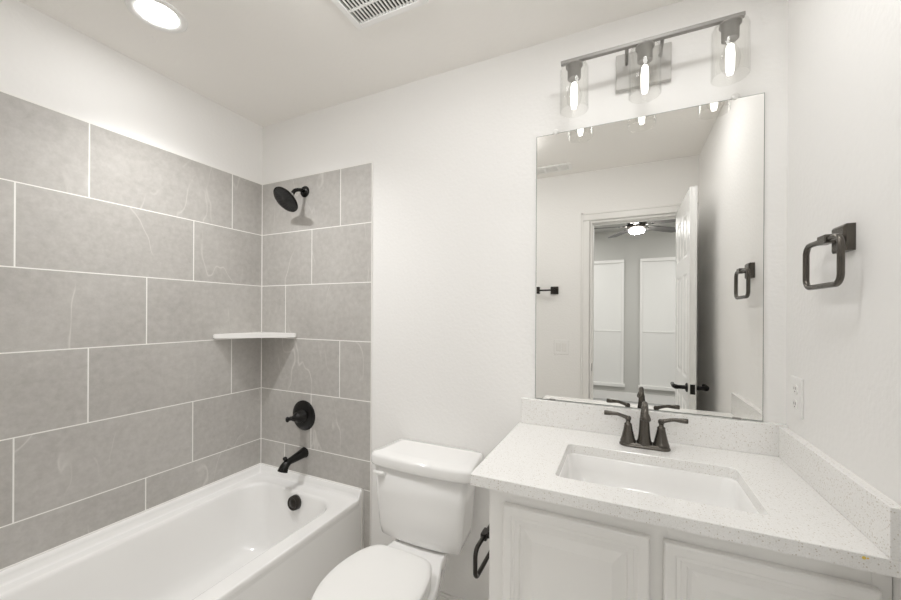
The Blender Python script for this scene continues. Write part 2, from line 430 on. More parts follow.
for k in range(5):
    a = math.radians(28 + 72 * k); d = Vector((math.cos(a), math.sin(a), 0)); q = Vector((-d.y, d.x, 0)); zc = 2.352
    rings = []
    for rr, hw in ((.16, .035), (.22, .055), (.45, .068), (.62, .066), (.655, .045)):
        c = Vector((FC.x, FC.y, zc)) + d * rr
        tilt = Vector((0, 0, .16))
        rings.append([c + q * hw + tilt * hw + Vector((0, 0, .004)), c - q * hw - tilt * hw + Vector((0, 0, .004)), c - q * hw - tilt * hw - Vector((0, 0, .004)), c + q * hw + tilt * hw - Vector((0, 0, .004))])
    bm = bm_new(); loft(bm, rings, sm=False); b = obj('blade', bm, 'fan', fan)
    bm = bm_new(); add_tube(bm, [Vector((FC.x, FC.y, zc)) + d * .09, Vector((FC.x, FC.y, zc)) + d * .2], .014, 8, sx=1.4, sy=.5); obj('blade_iron', bm, 'bronze2', b)
# bedroom fill lights, added out of the frame to brighten that room
g0 = None
def recessed(x, y, z, m, rl, rt, label, group=None):
    t = thing('recessed_light', label, 'ceiling light', (x, y, z), group)  # shared by the tub downlight and the added fill lights
    bm = bm_new(); add_lathe(bm, (x, y, z), (0, 0, -1), [(rt, 0), (rt, .003), (rt - .006, .006), (rl + .004, .004), (rl, .001), (rl, 0)], n=48); obj('trim_ring', bm, 'plast', t)
    bm = bm_new(); add_lathe(bm, (x, y, z), (0, 0, -1), [(rl, .0005), (rl, .0015), (0, .0022)], n=48); obj('lens', bm, m, t)
    return t
for i, (x, y) in enumerate(((1.0, -2.6), (3.4, -2.6), (1.0, -4.2), (3.4, -4.2))):
    recessed(x, y, BC, 'fill_bed', .09, .115, 'added round fill light on the bedroom ceiling, out of view', 'added fill lights on the bedroom ceiling')

# ================================================================== BATHROOM DOOR, open against the right wall
DR = bpy.data.objects.new('door_1', None); COL.objects.link(DR); DR['kind'] = 'structure'
DR.location = (2.355, YF, FL)
dx0, dx1 = 2.337, 2.372; dy0, dy1 = YF + .004, YF + .004 + .622; dz0, dz1 = FL + .012, DZ - .006
bm = bm_new()
add_box(bm, dx0 + .006, dx1 - .006, dy0, dy1, dz0, dz1)
st = .095; midy = (dy0 + dy1) / 2
for xf, s in ((dx0, -1), (dx1, 1)):
    lo, hi = (xf, xf + .0065) if s < 0 else (xf - .0065, xf)
    add_box(bm, lo, hi, dy0, dy0 + st, dz0, dz1); add_box(bm, lo, hi, dy1 - st, dy1, dz0, dz1)
    rails = [(dz0, dz0 + .20), (.80, .93), (1.56, 1.66), (dz1 - .11, dz1)]
    for a, b in rails: add_box(bm, lo, hi, dy0 + st, dy1 - st, a, b)
    for a, b in ((dz0 + .20, .80), (.93, 1.56), (1.66, dz1 - .11)): add_box(bm, lo, hi, midy - .045, midy + .045, a, b)
    for (a, b) in ((dz0 + .20, .80), (.93, 1.56), (1.66, dz1 - .11)):
        for (p, q) in ((dy0 + st, midy - .045), (midy + .045, dy1 - st)):
            prof = [(0, 0), (.012, -.005), (.02, -.005), (.04, .0)]
            x = xf
            rings = [[(x + s * (h), p + i, a + i), (x + s * h, q - i, a + i), (x + s * h, q - i, b - i), (x + s * h, p + i, b - i)] for i, h in prof]
            R = [[bm.verts.new(v) for v in r] for r in rings]
            for A, B in zip(R, R[1:]): ring_faces(bm, A, B)
            bm.faces.new(R[-1])
dl = obj('door_leaf', bm, 'door', DR)
HZ = .885; HY = dy1 - .06
for s, xf in ((-1, dx0), (1, dx1)):
    bm = bm_new()
    add_lathe(bm, (xf, HY, HZ), (s, 0, 0), [(.027, 0), (.027, .005), (.022, .009), (.012, .012), (.012, .052)], n=24)
    add_tube(bm, [(xf + s * .050, HY + .004, HZ), (xf + s * .060, HY - .006, HZ), (xf + s * .066, HY - .03, HZ), (xf + s * .066, HY - .10, HZ), (xf + s * .060, HY - .112, HZ)], [.012, .013, .012, .010, .008], 12, sx=1, sy=1.1)
    obj('lever_handle', bm, 'black', DR)
bm = bm_new(); add_box(bm, dx0 + .005, dx1 - .005, dy1, dy1 + .0015, HZ - .028, HZ + .028, bev=.0006); add_box(bm, dx0 + .012, dx1 - .012, dy1, dy1 + .009, HZ - .009, HZ + .009, bev=.002)
obj('latch_plate', bm, 'black', DR)
for z in (.1, 1.0, 1.85):
    bm = bm_new(); add_tube(bm, [(dx1 + .004, YF + .003, z), (dx1 + .004, YF + .003, z + .09)], .004, 10); obj('hinge', bm, 'bronze2', DR)

# ================================================================== CEILING FITTINGS
def beam(t, x, y, z, watts, cone):
    ld = bpy.data.lights.new('lamp_beam', 'SPOT'); ld.energy = watts; ld.spot_size = math.radians(cone); ld.spot_blend = 1.0
    ld.shadow_soft_size = .035; ld.color = (1, .994, .984)
    lo = bpy.data.objects.new('lamp_beam', ld); COL.objects.link(lo); lo.parent = t; lo.location = (0, 0, -.012)
    lo.rotation_euler = Vector((.05, .20, -.96)).to_track_quat('-Z', 'Y').to_euler()
t = recessed(.392, -.758, CE, 'can', .064, .094, 'round recessed light glowing in the ceiling above the tub')
beam(t, 0, 0, 0, W_CAN, 122)
t = thing('added_fill_dome', 'added domed fill light on the ceiling, doorway side of the toilet, out of view', 'ceiling light', (1.25, -.80, CE - .09))  # dome added outside the view to even out the bathroom light
bm = bm_new(); add_lathe(bm, (1.25, -.80, CE), (0, 0, -1), [(.10, 0), (.10, .012), (.09, .02)], n=40, cap0=True); obj('canopy', bm, 'plast', t)
bm = bm_new(); add_lathe(bm, (1.25, -.80, CE - .018), (0, 0, -1), [(.09, 0), (.150, .008), (.155, .025), (.14, .05), (.09, .068), (0, .076)], n=40); obj('dome', bm, 'room', t)
recessed(2.06, -.64, CE, 'fill_van', .125, .145, 'added round fill light on the ceiling above the vanity front, out of view')  # unseen disc added to fill the vanity side with light
# exhaust fan grille
gx0, gx1, gy1, gy0 = 1.043, 1.357, -.386, -.68
t = thing('exhaust_fan_grille', 'white slotted exhaust fan grille on the ceiling above the toilet', 'vent', ((gx0 + gx1) / 2, (gy0 + gy1) / 2, CE - .014))
bm = bm_new(); fwid = .025; zb = CE - .014
add_box(bm, gx0, gx0 + fwid, gy0, gy1, zb, CE, bev=.003); add_box(bm, gx1 - fwid, gx1, gy0, gy1, zb, CE, bev=.003)
add_box(bm, gx0 + fwid - .002, gx1 - fwid + .002, gy0, gy0 + fwid, zb, CE, bev=.003); add_box(bm, gx0 + fwid - .002, gx1 - fwid + .002, gy1 - fwid, gy1, zb, CE, bev=.003)
obj('grille_frame', bm, 'plast', t)
part_box('dark_opening', 'dark', t, gx0 + .02, gx1 - .02, gy0 + .02, gy1 - .02, CE - .003, CE)
nsl = 18; x = gx0 + fwid; step = (gx1 - gx0 - 2 * fwid) / nsl
bm = bm_new()
for k in range(1, nsl):
    add_box(bm, x + k * step - .0028, x + k * step + .0028, gy0 + fwid - .001, gy1 - fwid + .001, zb + .001, zb + .0045)
for yy in (gy1 - fwid - .062, gy1 - fwid - .130, gy1 - fwid - .198): add_box(bm, gx0 + fwid, gx1 - fwid, yy - .004, yy + .004, zb + .0015, zb + .006)
obj('slats', bm, 'plast', t)
# supply register near the door wall, seen in the mirror
t = thing('air_register', 'white air supply register on the ceiling, seen at the mirror left edge', 'vent', (1.485, -1.39, CE - .008))
bm = bm_new(); rx0, rx1, ry0, ry1 = 1.335, 1.635, -1.455, -1.325; zb = CE - .008
add_box(bm, rx0, rx0 + .022, ry0, ry1, zb, CE, bev=.002); add_box(bm, rx1 - .022, rx1, ry0, ry1, zb, CE, bev=.002)
add_box(bm, rx0 + .02, rx1 - .02, ry0, ry0 + .022, zb, CE, bev=.002); add_box(bm, rx0 + .02, rx1 - .02, ry1 - .022, ry1, zb, CE, bev=.002)
for k in (1, 2): add_box(bm, rx0 + k * .1 - .006, rx0 + k * .1 + .006, ry0 + .02, ry1 - .02, zb, CE - .001)
obj('register_frame', bm, 'plast', t)
part_box('dark_opening', 'dark', t, rx0 + .015, rx1 - .015, ry0 + .015, ry1 - .015, CE - .002, CE)
bm = bm_new()
for k in range(6):
    y = ry0 + .028 + k * .0148
    v = [bm.verts.new(p) for p in ((rx0 + .02, y, zb + .001), (rx1 - .02, y, zb + .001), (rx1 - .02, y + .005, CE - .003), (rx0 + .02, y + .005, CE - .003), (rx0 + .02, y + .002, zb + .001), (rx1 - .02, y + .002, zb + .001), (rx1 - .02, y + .007, CE - .003), (rx0 + .02, y + .007, CE - .003))]
    for q in ((0, 1, 2, 3), (4, 7, 6, 5), (0, 4, 5, 1), (3, 2, 6, 7), (0, 3, 7, 4), (1, 5, 6, 2)): bm.faces.new([v[i] for i in q])
obj('louvres', bm, 'plast', t)

# ================================================================== TUB
tub = thing('bathtub', 'white alcove bathtub with flat apron against the grey tile', 'bathtub', (.39, -.785, FL))
ox0, ox1, oy1, oy0 = .0065, .771, -.0065, YF + .0065
DECK = .352
def deck_z(x, y):
    d = min(x - ox0, oy1 - y, y - oy0); t_ = max(0, min(1, (d - .010) / .013)); t_ = t_ * t_ * (3 - 2 * t_)
    return DECK + (RIM - DECK) * (1 - t_)
rings = []
SEG, EDG = 10, 24
def R2(x0, x1, y0, y1, r): return rrect(x0, x1, y0, y1, r, SEG, EDG, True)
outer = R2(ox0, ox1, oy0, oy1, .002)
ix0, ix1, iy1, iy0 = .088, .700, -.098, -1.47
inner = R2(ix0, ix1, iy0, iy1, .11)
rings.append([(x, y, FL + .0) for x, y in R2(ox0, ox1 - .004, oy0, oy1, .002)])
rings.append([(x, y, FL + .05) for x, y in R2(ox0, ox1 - .004, oy0, oy1, .002)])
rings.append([(x, y, min(DECK - .04, .31)) for x, y in R2(ox0, ox1 - .004, oy0, oy1, .002)])
rings.append([(x, y, deck_z(x, y) - .022) for x, y in outer])
rings.append([(x, y, deck_z(x, y) - .004) for x, y in outer])
rings.append([(x, y, deck_z(x, y)) for x, y in R2(ox0 + .003, ox1 - .004, oy0 + .003, oy1 - .003, .004)])
for tt in (.06, .11, .16, .22, .32, .45, .6, .75, .9, 1.0):
    rg = []
    for (a, b), (c, d) in zip(R2(ox0 + .003, ox1 - .004, oy0 + .003, oy1 - .003, .004), inner):
        x, y = a + (c - a) * tt, b + (d - b) * tt
        rg.append((x, y, deck_z(x, y)))
    rings.append(rg)
# basin: fillet then walls then floor fillet (head end slopes more)
def basin(ins, z, r, slope_head):
    return [(x, y, z) for x, y in R2(ix0 + ins, ix1 - ins, iy0 + ins * slope_head, iy1 - ins * .9, r)]
rings.append(basin(.004, DECK - .0015, .112, 1)); rings.append(basin(.009, DECK - .007, .113, 1)); rings.append(basin(.013, DECK - .018, .114, 1.1))
rings.append(basin(.022, .26, .12, 2)); rings.append(basin(.038, .15, .13, 3)); rings.append(basin(.052, .08, .13, 3.5)); rings.append(basin(.070, .045, .12, 3.4)); rings.append(basin(.10, .028, .10, 3)); rings.append(basin(.15, .022, .08, 2.6)); rings.append(basin(.24, .019, .05, 1.9))
nring = len(outer)
bm = bm_new(); loft(bm, rings, cap0=False, cap1=True)
for f in bm.faces: f.smooth = True
for f in list(bm.faces)[:nring * 3]: f.smooth = False
tb = obj('tub_shell', bm, 'acry', tub)
OV = Vector((.418, -.1135, .300))
bm = bm_new(); add_lathe(bm, OV, (0, -1, .10), [(.038, 0), (.038, .012), (.036, .024), (.032, .028), (.030, .025), (.020, .025), (.019, .029), (0, .030)], n=40, cap0=True); obj('overflow_cover', bm, 'bronze2', tub)
bm = bm_new(); add_lathe(bm, (.40, -.33, .0225), (0, 0, 1), [(.035, -.004), (.035, .003), (.026, .005), (.024, .002), (0, .004)], n=32); obj('drain', bm, 'bronze2', tub)

# ---- shower head
sh = thing('wall_shower', 'black round shower head on a short curved arm near the tile corner', 'shower head', (.358, -.006, 1.85))
bm = bm_new(); add_lathe(bm, (.358, -.006, 1.996), (0, -1, 0), [(.032, 0), (.032, .004), (.028, .010), (.018, .015), (.012, .016)], n=32, cap0=True); obj('wall_flange', bm, 'black', sh)
hc = Vector((.342, -.126, 1.9195)); hn = Vector((-.12, -.70, -.70)).normalized()
back = hc - hn * .052
bm = bm_new(); add_tube(bm, catmull([(.358, -.006, 1.996), (.357, -.045, 1.995), (.353, -.075, 1.982), back], 8), .0105, 16); obj('shower_arm', bm, 'black', sh)
bm = bm_new(); add_lathe(bm, back - hn * .004, hn, [(.011, 0), (.014, .003), (.014, .016), (.010, .018)], n=24, cap0=True, cap1=True); obj('swivel_nut', bm, 'steel', sh)['label'] = 'bright chrome swivel nut'
bm = bm_new(); add_lathe(bm, hc, hn, [(.013, -.040), (.016, -.034), (.018, -.026), (.040, -.018), (.066, -.010), (.075, -.004), (.0755, .001), (.072, .005), (.068, .003)], n=48, cap0=True); hd = obj('spray_head', bm, 'black', sh)
bm = bm_new(); add_lathe(bm, hc, hn, [(.0685, .002), (.066, .0045), (.018, .0045), (.016, .007), (0, .0075)], n=48)
a_, b_ = basis(hn)
for rr, n in ((.026, 10), (.036, 14), (.046, 18), (.056, 22)):
    for k in range(n):
        p = hc + hn * .0044 + (a_ * math.cos(2 * PI * k / n) + b_ * math.sin(2 * PI * k / n)) * rr
        add_lathe(bm, p, hn, [(.0018, 0), (.0012, .002), (0, .0022)], n=6)
obj('spray_face', bm, 'rubber', hd)
# ---- valve
va = thing('shower_valve', 'black round shower valve trim with lever handle on the tile', 'shower valve', (.358, -.006, .64))
vc = Vector((.358, -.006, .7285))
bm = bm_new(); add_lathe(bm, vc, (0, -1, 0), [(.085, 0), (.085, .003), (.080, .008), (.055, .013), (.040, .015)], n=48, cap0=True, cap1=True); obj('escutcheon', bm, 'black', va)
bm = bm_new(); add_lathe(bm, vc, (0, -1, 0), [(.040, .012), (.037, .022), (.030, .030), (.028, .050), (.022, .058), (.016, .062), (.016, .075), (.012, .082), (0, .084)], n=32)
h = obj('handle_hub', bm, 'black', va)
bm = bm_new(); add_tube(bm, [vc + Vector((0, -.068, 0)), vc + Vector((-.014, -.078, .0)), vc + Vector((-.024, -.084, -.004)), vc + Vector((-.030, -.088, -.006))], [.013, .0115, .011, .012], 12)
add_lathe(bm, vc + Vector((-.024, -.084, -.005)), (-.8, -.55, -.1), [(0, -.004), (.013, .001), (.0155, .007), (.012, .014), (0, .017)], n=16)
obj('lever', bm, 'black', h)
# ---- tub spout
sp = thing('tub_spout', 'black curved tub spout with diverter knob above the tub rim', 'faucet', (.362, -.006, .43))
bm = bm_new(); path = catmull([(.364, -.006, .519), (.364, -.020, .518), (.363, -.050, .513), (.361, -.085, .507), (.358, -.116, .500), (.355, -.136, .483), (.353, -.146, .461)], 6)
n_ = len(path); rd = []
for i in range(n_):
    s = i / (n_ - 1); rd.append(.031 - .013 * min(1, s / .6) if s < .6 else .018 + .009 * (s - .6) / .4)
add_tube(bm, path, rd, 24); obj('spout_body', bm, 'black', sp)
bm = bm_new(); add_lathe(bm, (.356, -.130, .506), (0, -.15, 1), [(.005, 0), (.005, .014), (.011, .016), (.012, .024), (.008, .029), (0, .030)], n=16); obj('diverter_knob', bm, 'black', sp)

# ---- corner shelf
bm = bm_new()
pts = [(.0065, -.0065), (.300, -.0065), (.303, -.016), (.296, -.022)]
arc = [(.296 + (.022 - .296) * k / 10, -.022 + (-.296 + .022) * k / 10) for k in range(1, 10)]
mid = Vector((.159 * .707, -.159 * .707))
pts += [(x, y) for x, y in arc] + [(.022, -.296), (.016, -.303), (.0065, -.300)]
loft(bm, [[(x, y, 1.169) for x, y in pts], [(x, y, 1.193) for x, y in pts]], sm=False)
bmesh.ops.bevel(bm, geom=list(bm.edges), offset=.0035, segments=2, affect='EDGES')
tag(obj('corner_shelf', bm, 'shelf'), 'white triangular corner shelf on the grey shower tile', 'shelf')

# ================================================================== TOILET
TX = 1.2265
toi = thing('toilet', 'white two-piece toilet with closed lid between tub and vanity', 'toilet', (TX, -.4, FL))
def outl(half, z, sc=1.0, back=None):
    """half: list (y, halfwidth) from back to front tip; returns closed ring"""
    L = catmull([(-h * sc, y, 0) for y, h in half], 6); L = [p for p in L]
    ring = [(TX + p.x, p.y, z) for p in L]
    ring += [(TX - p.x, p.y, z) for p in L[::-1][1:]]
    return ring
rim = [(-.19, .122), (-.25, .130), (-.32, .155), (-.40, .178), (-.48, .187), (-.56, .182), (-.64, .157), (-.70, .115), (-.738, .065), (-.755, .0)]
def mod(half, sw, sy, y0=-.42, fr=0, floor_w=None):
    return [(y0 + (y - y0) * sy + fr, (h * sw)) for y, h in half]
rings = []
rings.append(outl(mod(rim, .60, .80, -.40), FL)); rings.append(outl(mod(rim, .60, .80, -.40), FL + .03)); rings.append(outl(mod(rim, .57, .76, -.38), FL + .07))
rings.append(outl(mod(rim, .60, .76, -.38), FL + .16)); rings.append(outl(mod(rim, .76, .84, -.38), FL + .24)); rings.append(outl(mod(rim, .90, .93, -.36), FL + .31)); rings.append(outl(mod(rim, .975, .98, -.34), FL + .375))
rings.append(outl(rim, .300)); rings.append(outl(rim, .322)); rings.append(outl(mod(rim, .985, .99, -.36), .331)); rings.append(outl(mod(rim, .95, .97, -.36), .333))
bm = bm_new(); loft(bm, rings); obj('bowl', bm, 'porc', toi)
lid = [(-.326, .0), (-.328, .06), (-.333, .105), (-.352, .132), (-.40, .158), (-.47, .174), (-.53, .177), (-.60, .166), (-.67, .134), (-.72, .092), (-.752, .045), (-.763, 0)]
def lring(z, ins):
    y0 = -.53
    return [(TX + (x - TX) * (1 - ins / .177), y0 + (y - y0) * (1 - ins / .22), z) for x, y, _ in outl(lid, z)][:-1]
bm = bm_new(); loft(bm, [lring(.3335, .006), lring(.337, .001), lring(.364, 0), lring(.370, .003)]); obj('seat', bm, 'plast', toi)
bm = bm_new(); loft(bm, [lring(.3715, .004), lring(.373, .0), lring(.383, -.001), lring(.389, .004), lring(.3925, .016), lring(.394, .05), lring(.3945, .12)]); ld = obj('lid', bm, 'plast', toi)
for s in (-1, 1):
    bm = bm_new(); add_lathe(bm, (TX + s * .075 - .022, -.315, .352), (1, 0, 0), [(0, 0), (.011, .001), (.012, .004), (.012, .040), (.011, .043), (0, .044)], n=16); add_box(bm, TX + s * .075 - .018, TX + s * .075 + .018, -.325, -.300, .332, .356, bev=.002)
    obj('hinge', bm, 'plast', toi)
# tank
def tring(hwf, hwb, yf, yb, z, r=.035, bow=.018):
    # trapezoid rounded section: front wider than back, bowed front
    base = rrect(-1, 1, -1, 1, .16, 6, 10); out = []
    for x, y in base:
        t_ = (y + 1) / 2
        hw = hwf + (hwb - hwf) * t_
        yy = yf + (yb - yf) * t_ - bow * (1 - x * x) * (1 - t_) 
        out.append((TX + x * hw, yy, z))
    return out
bm = bm_new()
loft(bm, [*[[(x - .008, y, z) for x, y, z in q] for q in (tring(.155, .150, -.172, -.05, .334, bow=.014), tring(.178, .165, -.194, -.036, .337, bow=.016), tring(.189, .172, -.208, -.028, .349, bow=.018), tring(.196, .178, -.213, -.024, .385), tring(.203, .182, -.216, -.022, .45), tring(.212, .190, -.218, -.02, .54), tring(.220, .20, -.220, -.018, .652))]])
obj('tank', bm, 'porc', toi)
bm = bm_new()
loft(bm, [tring(.234, .205, -.217, -.014, .646), tring(.240, .212, -.228, -.008, .650), tring(.2425, .214, -.231, -.006, .658), tring(.2425, .214, -.231, -.006, .686), tring(.240, .212, -.228, -.008, .694), tring(.236, .206, -.217, -.014, .699), tring(.20, .18, -.18, -.04, .7015)])
obj('tank_lid', bm, 'porc', toi)
bm = bm_new(); add_lathe(bm, (1.066, -.214, .618), (0, -1, 0), [(.019, 0), (.019, .006), (.016, .012), (.010, .016), (0, .017)], n=24, cap0=True)
add_tube(bm, [(1.066, -.224, .618), (1.052, -.231, .619), (1.032, -.235, .620), (1.016, -.235, .621)], [.008, .008, .0075, .008], 12)
obj('flush_lever', bm, 'plast', toi)
bm = bm_new(); add_lathe(bm, (TX, -.105, .332), (0, 0, 1), [(.06, 0), (.06, .006)], n=24, cap0=True, cap1=True); add_box(bm, TX - .11, TX + .11, -.20, -.06, .315, .3325, bev=.01); obj('tank_shelf', bm, 'porc', toi)

# ================================================================== VANITY
CX0, CX1 = 1.645, XR - .001; CFY = -.530; CTOP = .820
cab = thing('vanity_cabinet', 'white vanity cabinet with raised panel doors under the speckled counter', 'cabinet', ((CX0 + CX1) / 2, -.27, FL))
bm = bm_new()
add_box(bm, CX0, CX0 + .018, CFY + .001, -.002, FL + .0, CTOP)            # left side
add_box(bm, CX1 - .018, CX1, CFY + .001, -.002, FL, CTOP)
add_box(bm, CX0 + .018, CX1 - .018, -.012, -.002, FL, CTOP); add_box(bm, CX0 + .018, CX1 - .018, CFY + .02, -.012, FL + .10, FL + .118)
add_box(bm, CX0 + .018, CX1 - .018, CFY + .07, CFY + .082, FL, FL + .10)
obj('carcass', bm, 'cab', cab)
bm = bm_new()
FR = [(CX0, CX0 + .06, FL + .0, CTOP), (CX1 - .03, CX1, FL, CTOP), (2.045, 2.094, FL + .10, CTOP)]
for a, b, c, d in FR: add_box(bm, a, b, CFY, CFY + .019, c, d, bev=.001, seg=1)
add_box(bm, CX0 + .05, CX1 - .03, CFY + .0005, CFY + .019, CTOP - .06, CTOP - .0); add_box(bm, CX0 + .05, CX1 - .03, CFY + .0005, CFY + .019, FL + .10, FL + .15)
obj('face_frame', bm, 'cab', cab)
PROF = [(0, -.014), (.0, .0), (.002, .0035), (.005, .005), (.024, .005), (.0265, .0025), (.034, .0035), (.036, .0015), (.046, .0005), (.050, -.006), (.057, -.0065), (.083, .0035), (.086, .0035)]
for x0, x1 in ((1.6905, 2.0555), (2.0845, 2.453)):
    z0, z1 = FL + .13, .775; yf = CFY - .0165
    bm = bm_new(); rg = panel_rings(x0, x1, z0, z1, yf, PROF)
    R = [[bm.verts.new(v) for v in r] for r in rg]
    for A, B in zip(R, R[1:]): ring_faces(bm, A, B)
    bm.faces.new(R[-1]); bm.faces.new(R[0][::-1])
    obj('door', bm, 'cab', cab)
# filler between cabinet and wall
# ---- countertop (with sink cut-out), splashes
ZC = .853; KX0, KX1, KY0 = 1.600, XR - .0005, -.572
SX0, SX1, SY0, SY1 = 1.821, 2.302, -.479, -.190
bm = bm_new()
segc, ed = 8, 8
hole = rrect(SX0, SX1, SY0, SY1, .020, segc, ed); out = rrect(KX0, KX1, KY0, -.0005, .003, segc, ed)
out2 = rrect(KX0 + .0015, KX1, KY0 + .0015, -.0005, .003, segc, ed)
hole2 = rrect(SX0 - .0015, SX1 + .0015, SY0 - .0015, SY1 + .0015, .021, segc, ed)
L = [[(x, y, ZC - .032) for x, y in hole], [(x, y, ZC - .032) for x, y in out], [(x, y, ZC - .0015) for x, y in out], [(x, y, ZC) for x, y in out2], [(x, y, ZC) for x, y in hole2], [(x, y, ZC - .0015) for x, y in hole]]
R = [[bm.verts.new(p) for p in r] for r in L]
for A, B in zip(R, R[1:] + R[:1]): ring_faces(bm, A, B)
ct = thing('countertop', 'white speckled quartz countertop on the vanity cabinet', 'countertop', ((KX0 + KX1) / 2, -.28, ZC - .032))
obj('counter_slab', bm, 'quartz', ct)
bm = bm_new(); add_box(bm, 1.608, XR - .0005, -.0215, -.0005, ZC + .0002, .957, bev=.0015); tag(obj('backsplash', bm, 'quartz'), 'white speckled quartz backsplash strip under the mirror', 'backsplash')
bm = bm_new(); add_box(bm, XR - .0245, XR - .0005, -.572, -.0217, ZC + .0002, .951, bev=.0015); tag(obj('side_splash', bm, 'quartz'), 'white speckled quartz side splash along the right wall', 'backsplash')
# yellow mark
bm = bm_new(); add_lathe(bm, (2.417, KY0 + .0002, ZC - .0075), (0, -1, 0), [(.0035, 0), (.003, .0006), (0, .0008)], n=9, cap0=True)
add_lathe(bm, (2.4225, KY0 + .0002, ZC - .007), (0, -1, 0), [(.002, 0), (.0015, .0005), (0, .0007)], n=7, cap0=True)
obj('paint_fleck', bm, 'yellow', ct)['label'] = 'small yellow fleck on the front edge'
# ---- sink
sk = thing('sink', 'white rectangular undermount sink basin set in the speckled counter', 'sink', ((SX0 + SX1) / 2, (SY0 + SY1) / 2, .69))
def sr(ins, z, r): return [(x, y, z) for x, y in rrect(SX0 + ins, SX1 - ins, SY0 + ins, SY1 - ins, r, 8, 8)]
bm = bm_new()
loft(bm, [sr(-.03, ZC - .0325, .04), sr(.001, ZC - .0325, .030), sr(.003, ZC - .036, .032), sr(.008, ZC - .08, .038), sr(.014, ZC - .115, .045), sr(.028, ZC - .133, .05), sr(.055, ZC - .141, .05), sr(.10, ZC - .145, .03)], cap0=False, cap1=True)
loft(bm, [sr(-.03, ZC - .0325, .04), sr(-.03, ZC - .042, .04), sr(-.004, ZC - .05, .04), sr(.002, ZC - .12, .045), sr(.02, ZC - .145, .05), sr(.06, ZC - .155, .05)], cap0=False, cap1=True)
bmesh.ops.remove_doubles(bm, verts=bm.verts, dist=1e-5)
obj('basin', bm, 'porc', sk)
bm = bm_new(); add_lathe(bm, (2.057, -.335, ZC - .1452), (0, 0, 1), [(.024, -.001), (.024, .002), (.017, .003), (.016, .0015), (0, .006)], n=28); obj('drain', bm, 'bronze', sk)

# ---- faucet
FX, FY = 2.0635, -.108
fa = thing('bathroom_faucet', 'dark bronze two-handle faucet behind the sink', 'faucet', (FX, FY, ZC))
bm = bm_new()
def fring(hw, hd, z): return [(FX + x, FY + y, z) for x, y in rrect(-hw, hw, -hd, hd, hd * .96, 10, 8)]
loft(bm, [fring(.079, .0275, ZC), fring(.079, .0275, ZC + .004), fring(.076, .025, ZC + .009), fring(.074, .0235, ZC + .012), fring(.070, .020, ZC + .014)])
obj('base_plate', bm, 'bronze', fa)
bm = bm_new()
add_lathe(bm, (FX, FY, ZC + .012), (0, 0, 1), [(.025, 0), (.024, .005), (.021, .013), (.0185, .03), (.0165, .06), (.0148, .085)], n=28)
pth = catmull([(FX, FY, ZC + .095), (FX, FY - .001, ZC + .122), (FX, FY - .012, ZC + .146), (FX, FY - .036, ZC + .156), (FX, FY - .062, ZC + .150), (FX, FY - .080, ZC + .136), (FX, FY - .086, ZC + .118)], 6)
add_tube(bm, pth, [.0148 - .0062 * min(1, i / 12) for i in range(len(pth))], 20)
add_lathe(bm, (FX, FY - .086, ZC + .122), (0, -.12, -1), [(.0095, -.012), (.0125, -.004), (.0148, .002), (.0150, .008), (.0125, .011), (.0105, .012), (.0100, .006)], n=20)
obj('spout', bm, 'bronze', fa)
for s in (-1, 1):
    hx = FX + s * .0508
    bm = bm_new(); add_lathe(bm, (hx, FY, ZC + .012), (0, 0, 1), [(.0255, 0), (.025, .004), (.0225, .010), (.0195, .022), (.0150, .042), (.0125, .056), (.0128, .060), (.0105, .063), (.0075, .066), (.0075, .074)], n=28, cap1=True)
    hb = obj('handle_base', bm, 'bronze', fa)
    bm = bm_new(); add_lathe(bm, (hx, FY, ZC + .084), (0, 0, 1), [(0, 0), (.008, .001), (.010, .006), (.010, .012), (.007, .016), (0, .0175)], n=18)
    add_tube(bm, catmull([(hx, FY, ZC + .093), (hx + s * .015, FY, ZC + .098), (hx + s * .035, FY, ZC + .1035), (hx + s * .055, FY, ZC + .1035), (hx + s * .078, FY, ZC + .1035)], 4), [.0062, .0060, .0058, .0055, .0052, .005, .005, .005, .005, .0052, .0054, .0056, .006, .0064, .0067, .0068, .006], 12, sx=1.0, sy=1.25)
    obj('lever', bm, 'bronze', hb)
bm = bm_new(); add_tube(bm, [(FX, FY + .020, ZC + .012), (FX, FY + .020, ZC + .045)], .0025, 8); add_lathe(bm, (FX, FY + .020, ZC + .043), (0, 0, 1), [(0, 0), (.005, .002), (.005, .008), (0, .010)], n=12); obj('lift_rod', bm, 'bronze', fa)

# ================================================================== MIRROR
mi = thing('wall_mirror', 'large frameless rectangular wall mirror above the vanity counter', 'mirror', (2.04, -.004, .962))
mx0, mx1, mz0, mz1 = 1.6642, 2.4165, .9595, 2.0483
bm = bm_new(); v = [bm.verts.new(p) for p in ((mx0 + .0015, -.0062, mz0 + .0015), (mx1 - .0015, -.0062, mz0 + .0015), (mx1 - .0015, -.0062, mz1 - .0015), (mx0 + .0015, -.0062, mz1 - .0015))]; bm.faces.new(v)
o = obj('mirror_glass', bm, 'mirror', mi, keep_normals=True)
part_box('glass_edge', 'mirror_edge', mi, mx0, mx1, -.0060, -.0008, mz0, mz1)
for i, (x, z, s) in enumerate(((1.742, mz1, 1), (2.337, mz1, 1), (1.735, mz0, -1), (2.345, mz0, -1))):
    bm = bm_new(); add_lathe(bm, (x, -.0005, z + s * .006), (0, -1, 0), [(.0105, 0), (.0105, .009), (.008, .011), (0, .0115)], n=18, cap0=True) if s > 0 else add_box(bm, x - .012, x + .012, -.0085, -.0005, z - .0018, z + .005, bev=.001)
    obj('mirror_clip', bm, 'plast' if s > 0 else 'nickel', mi)

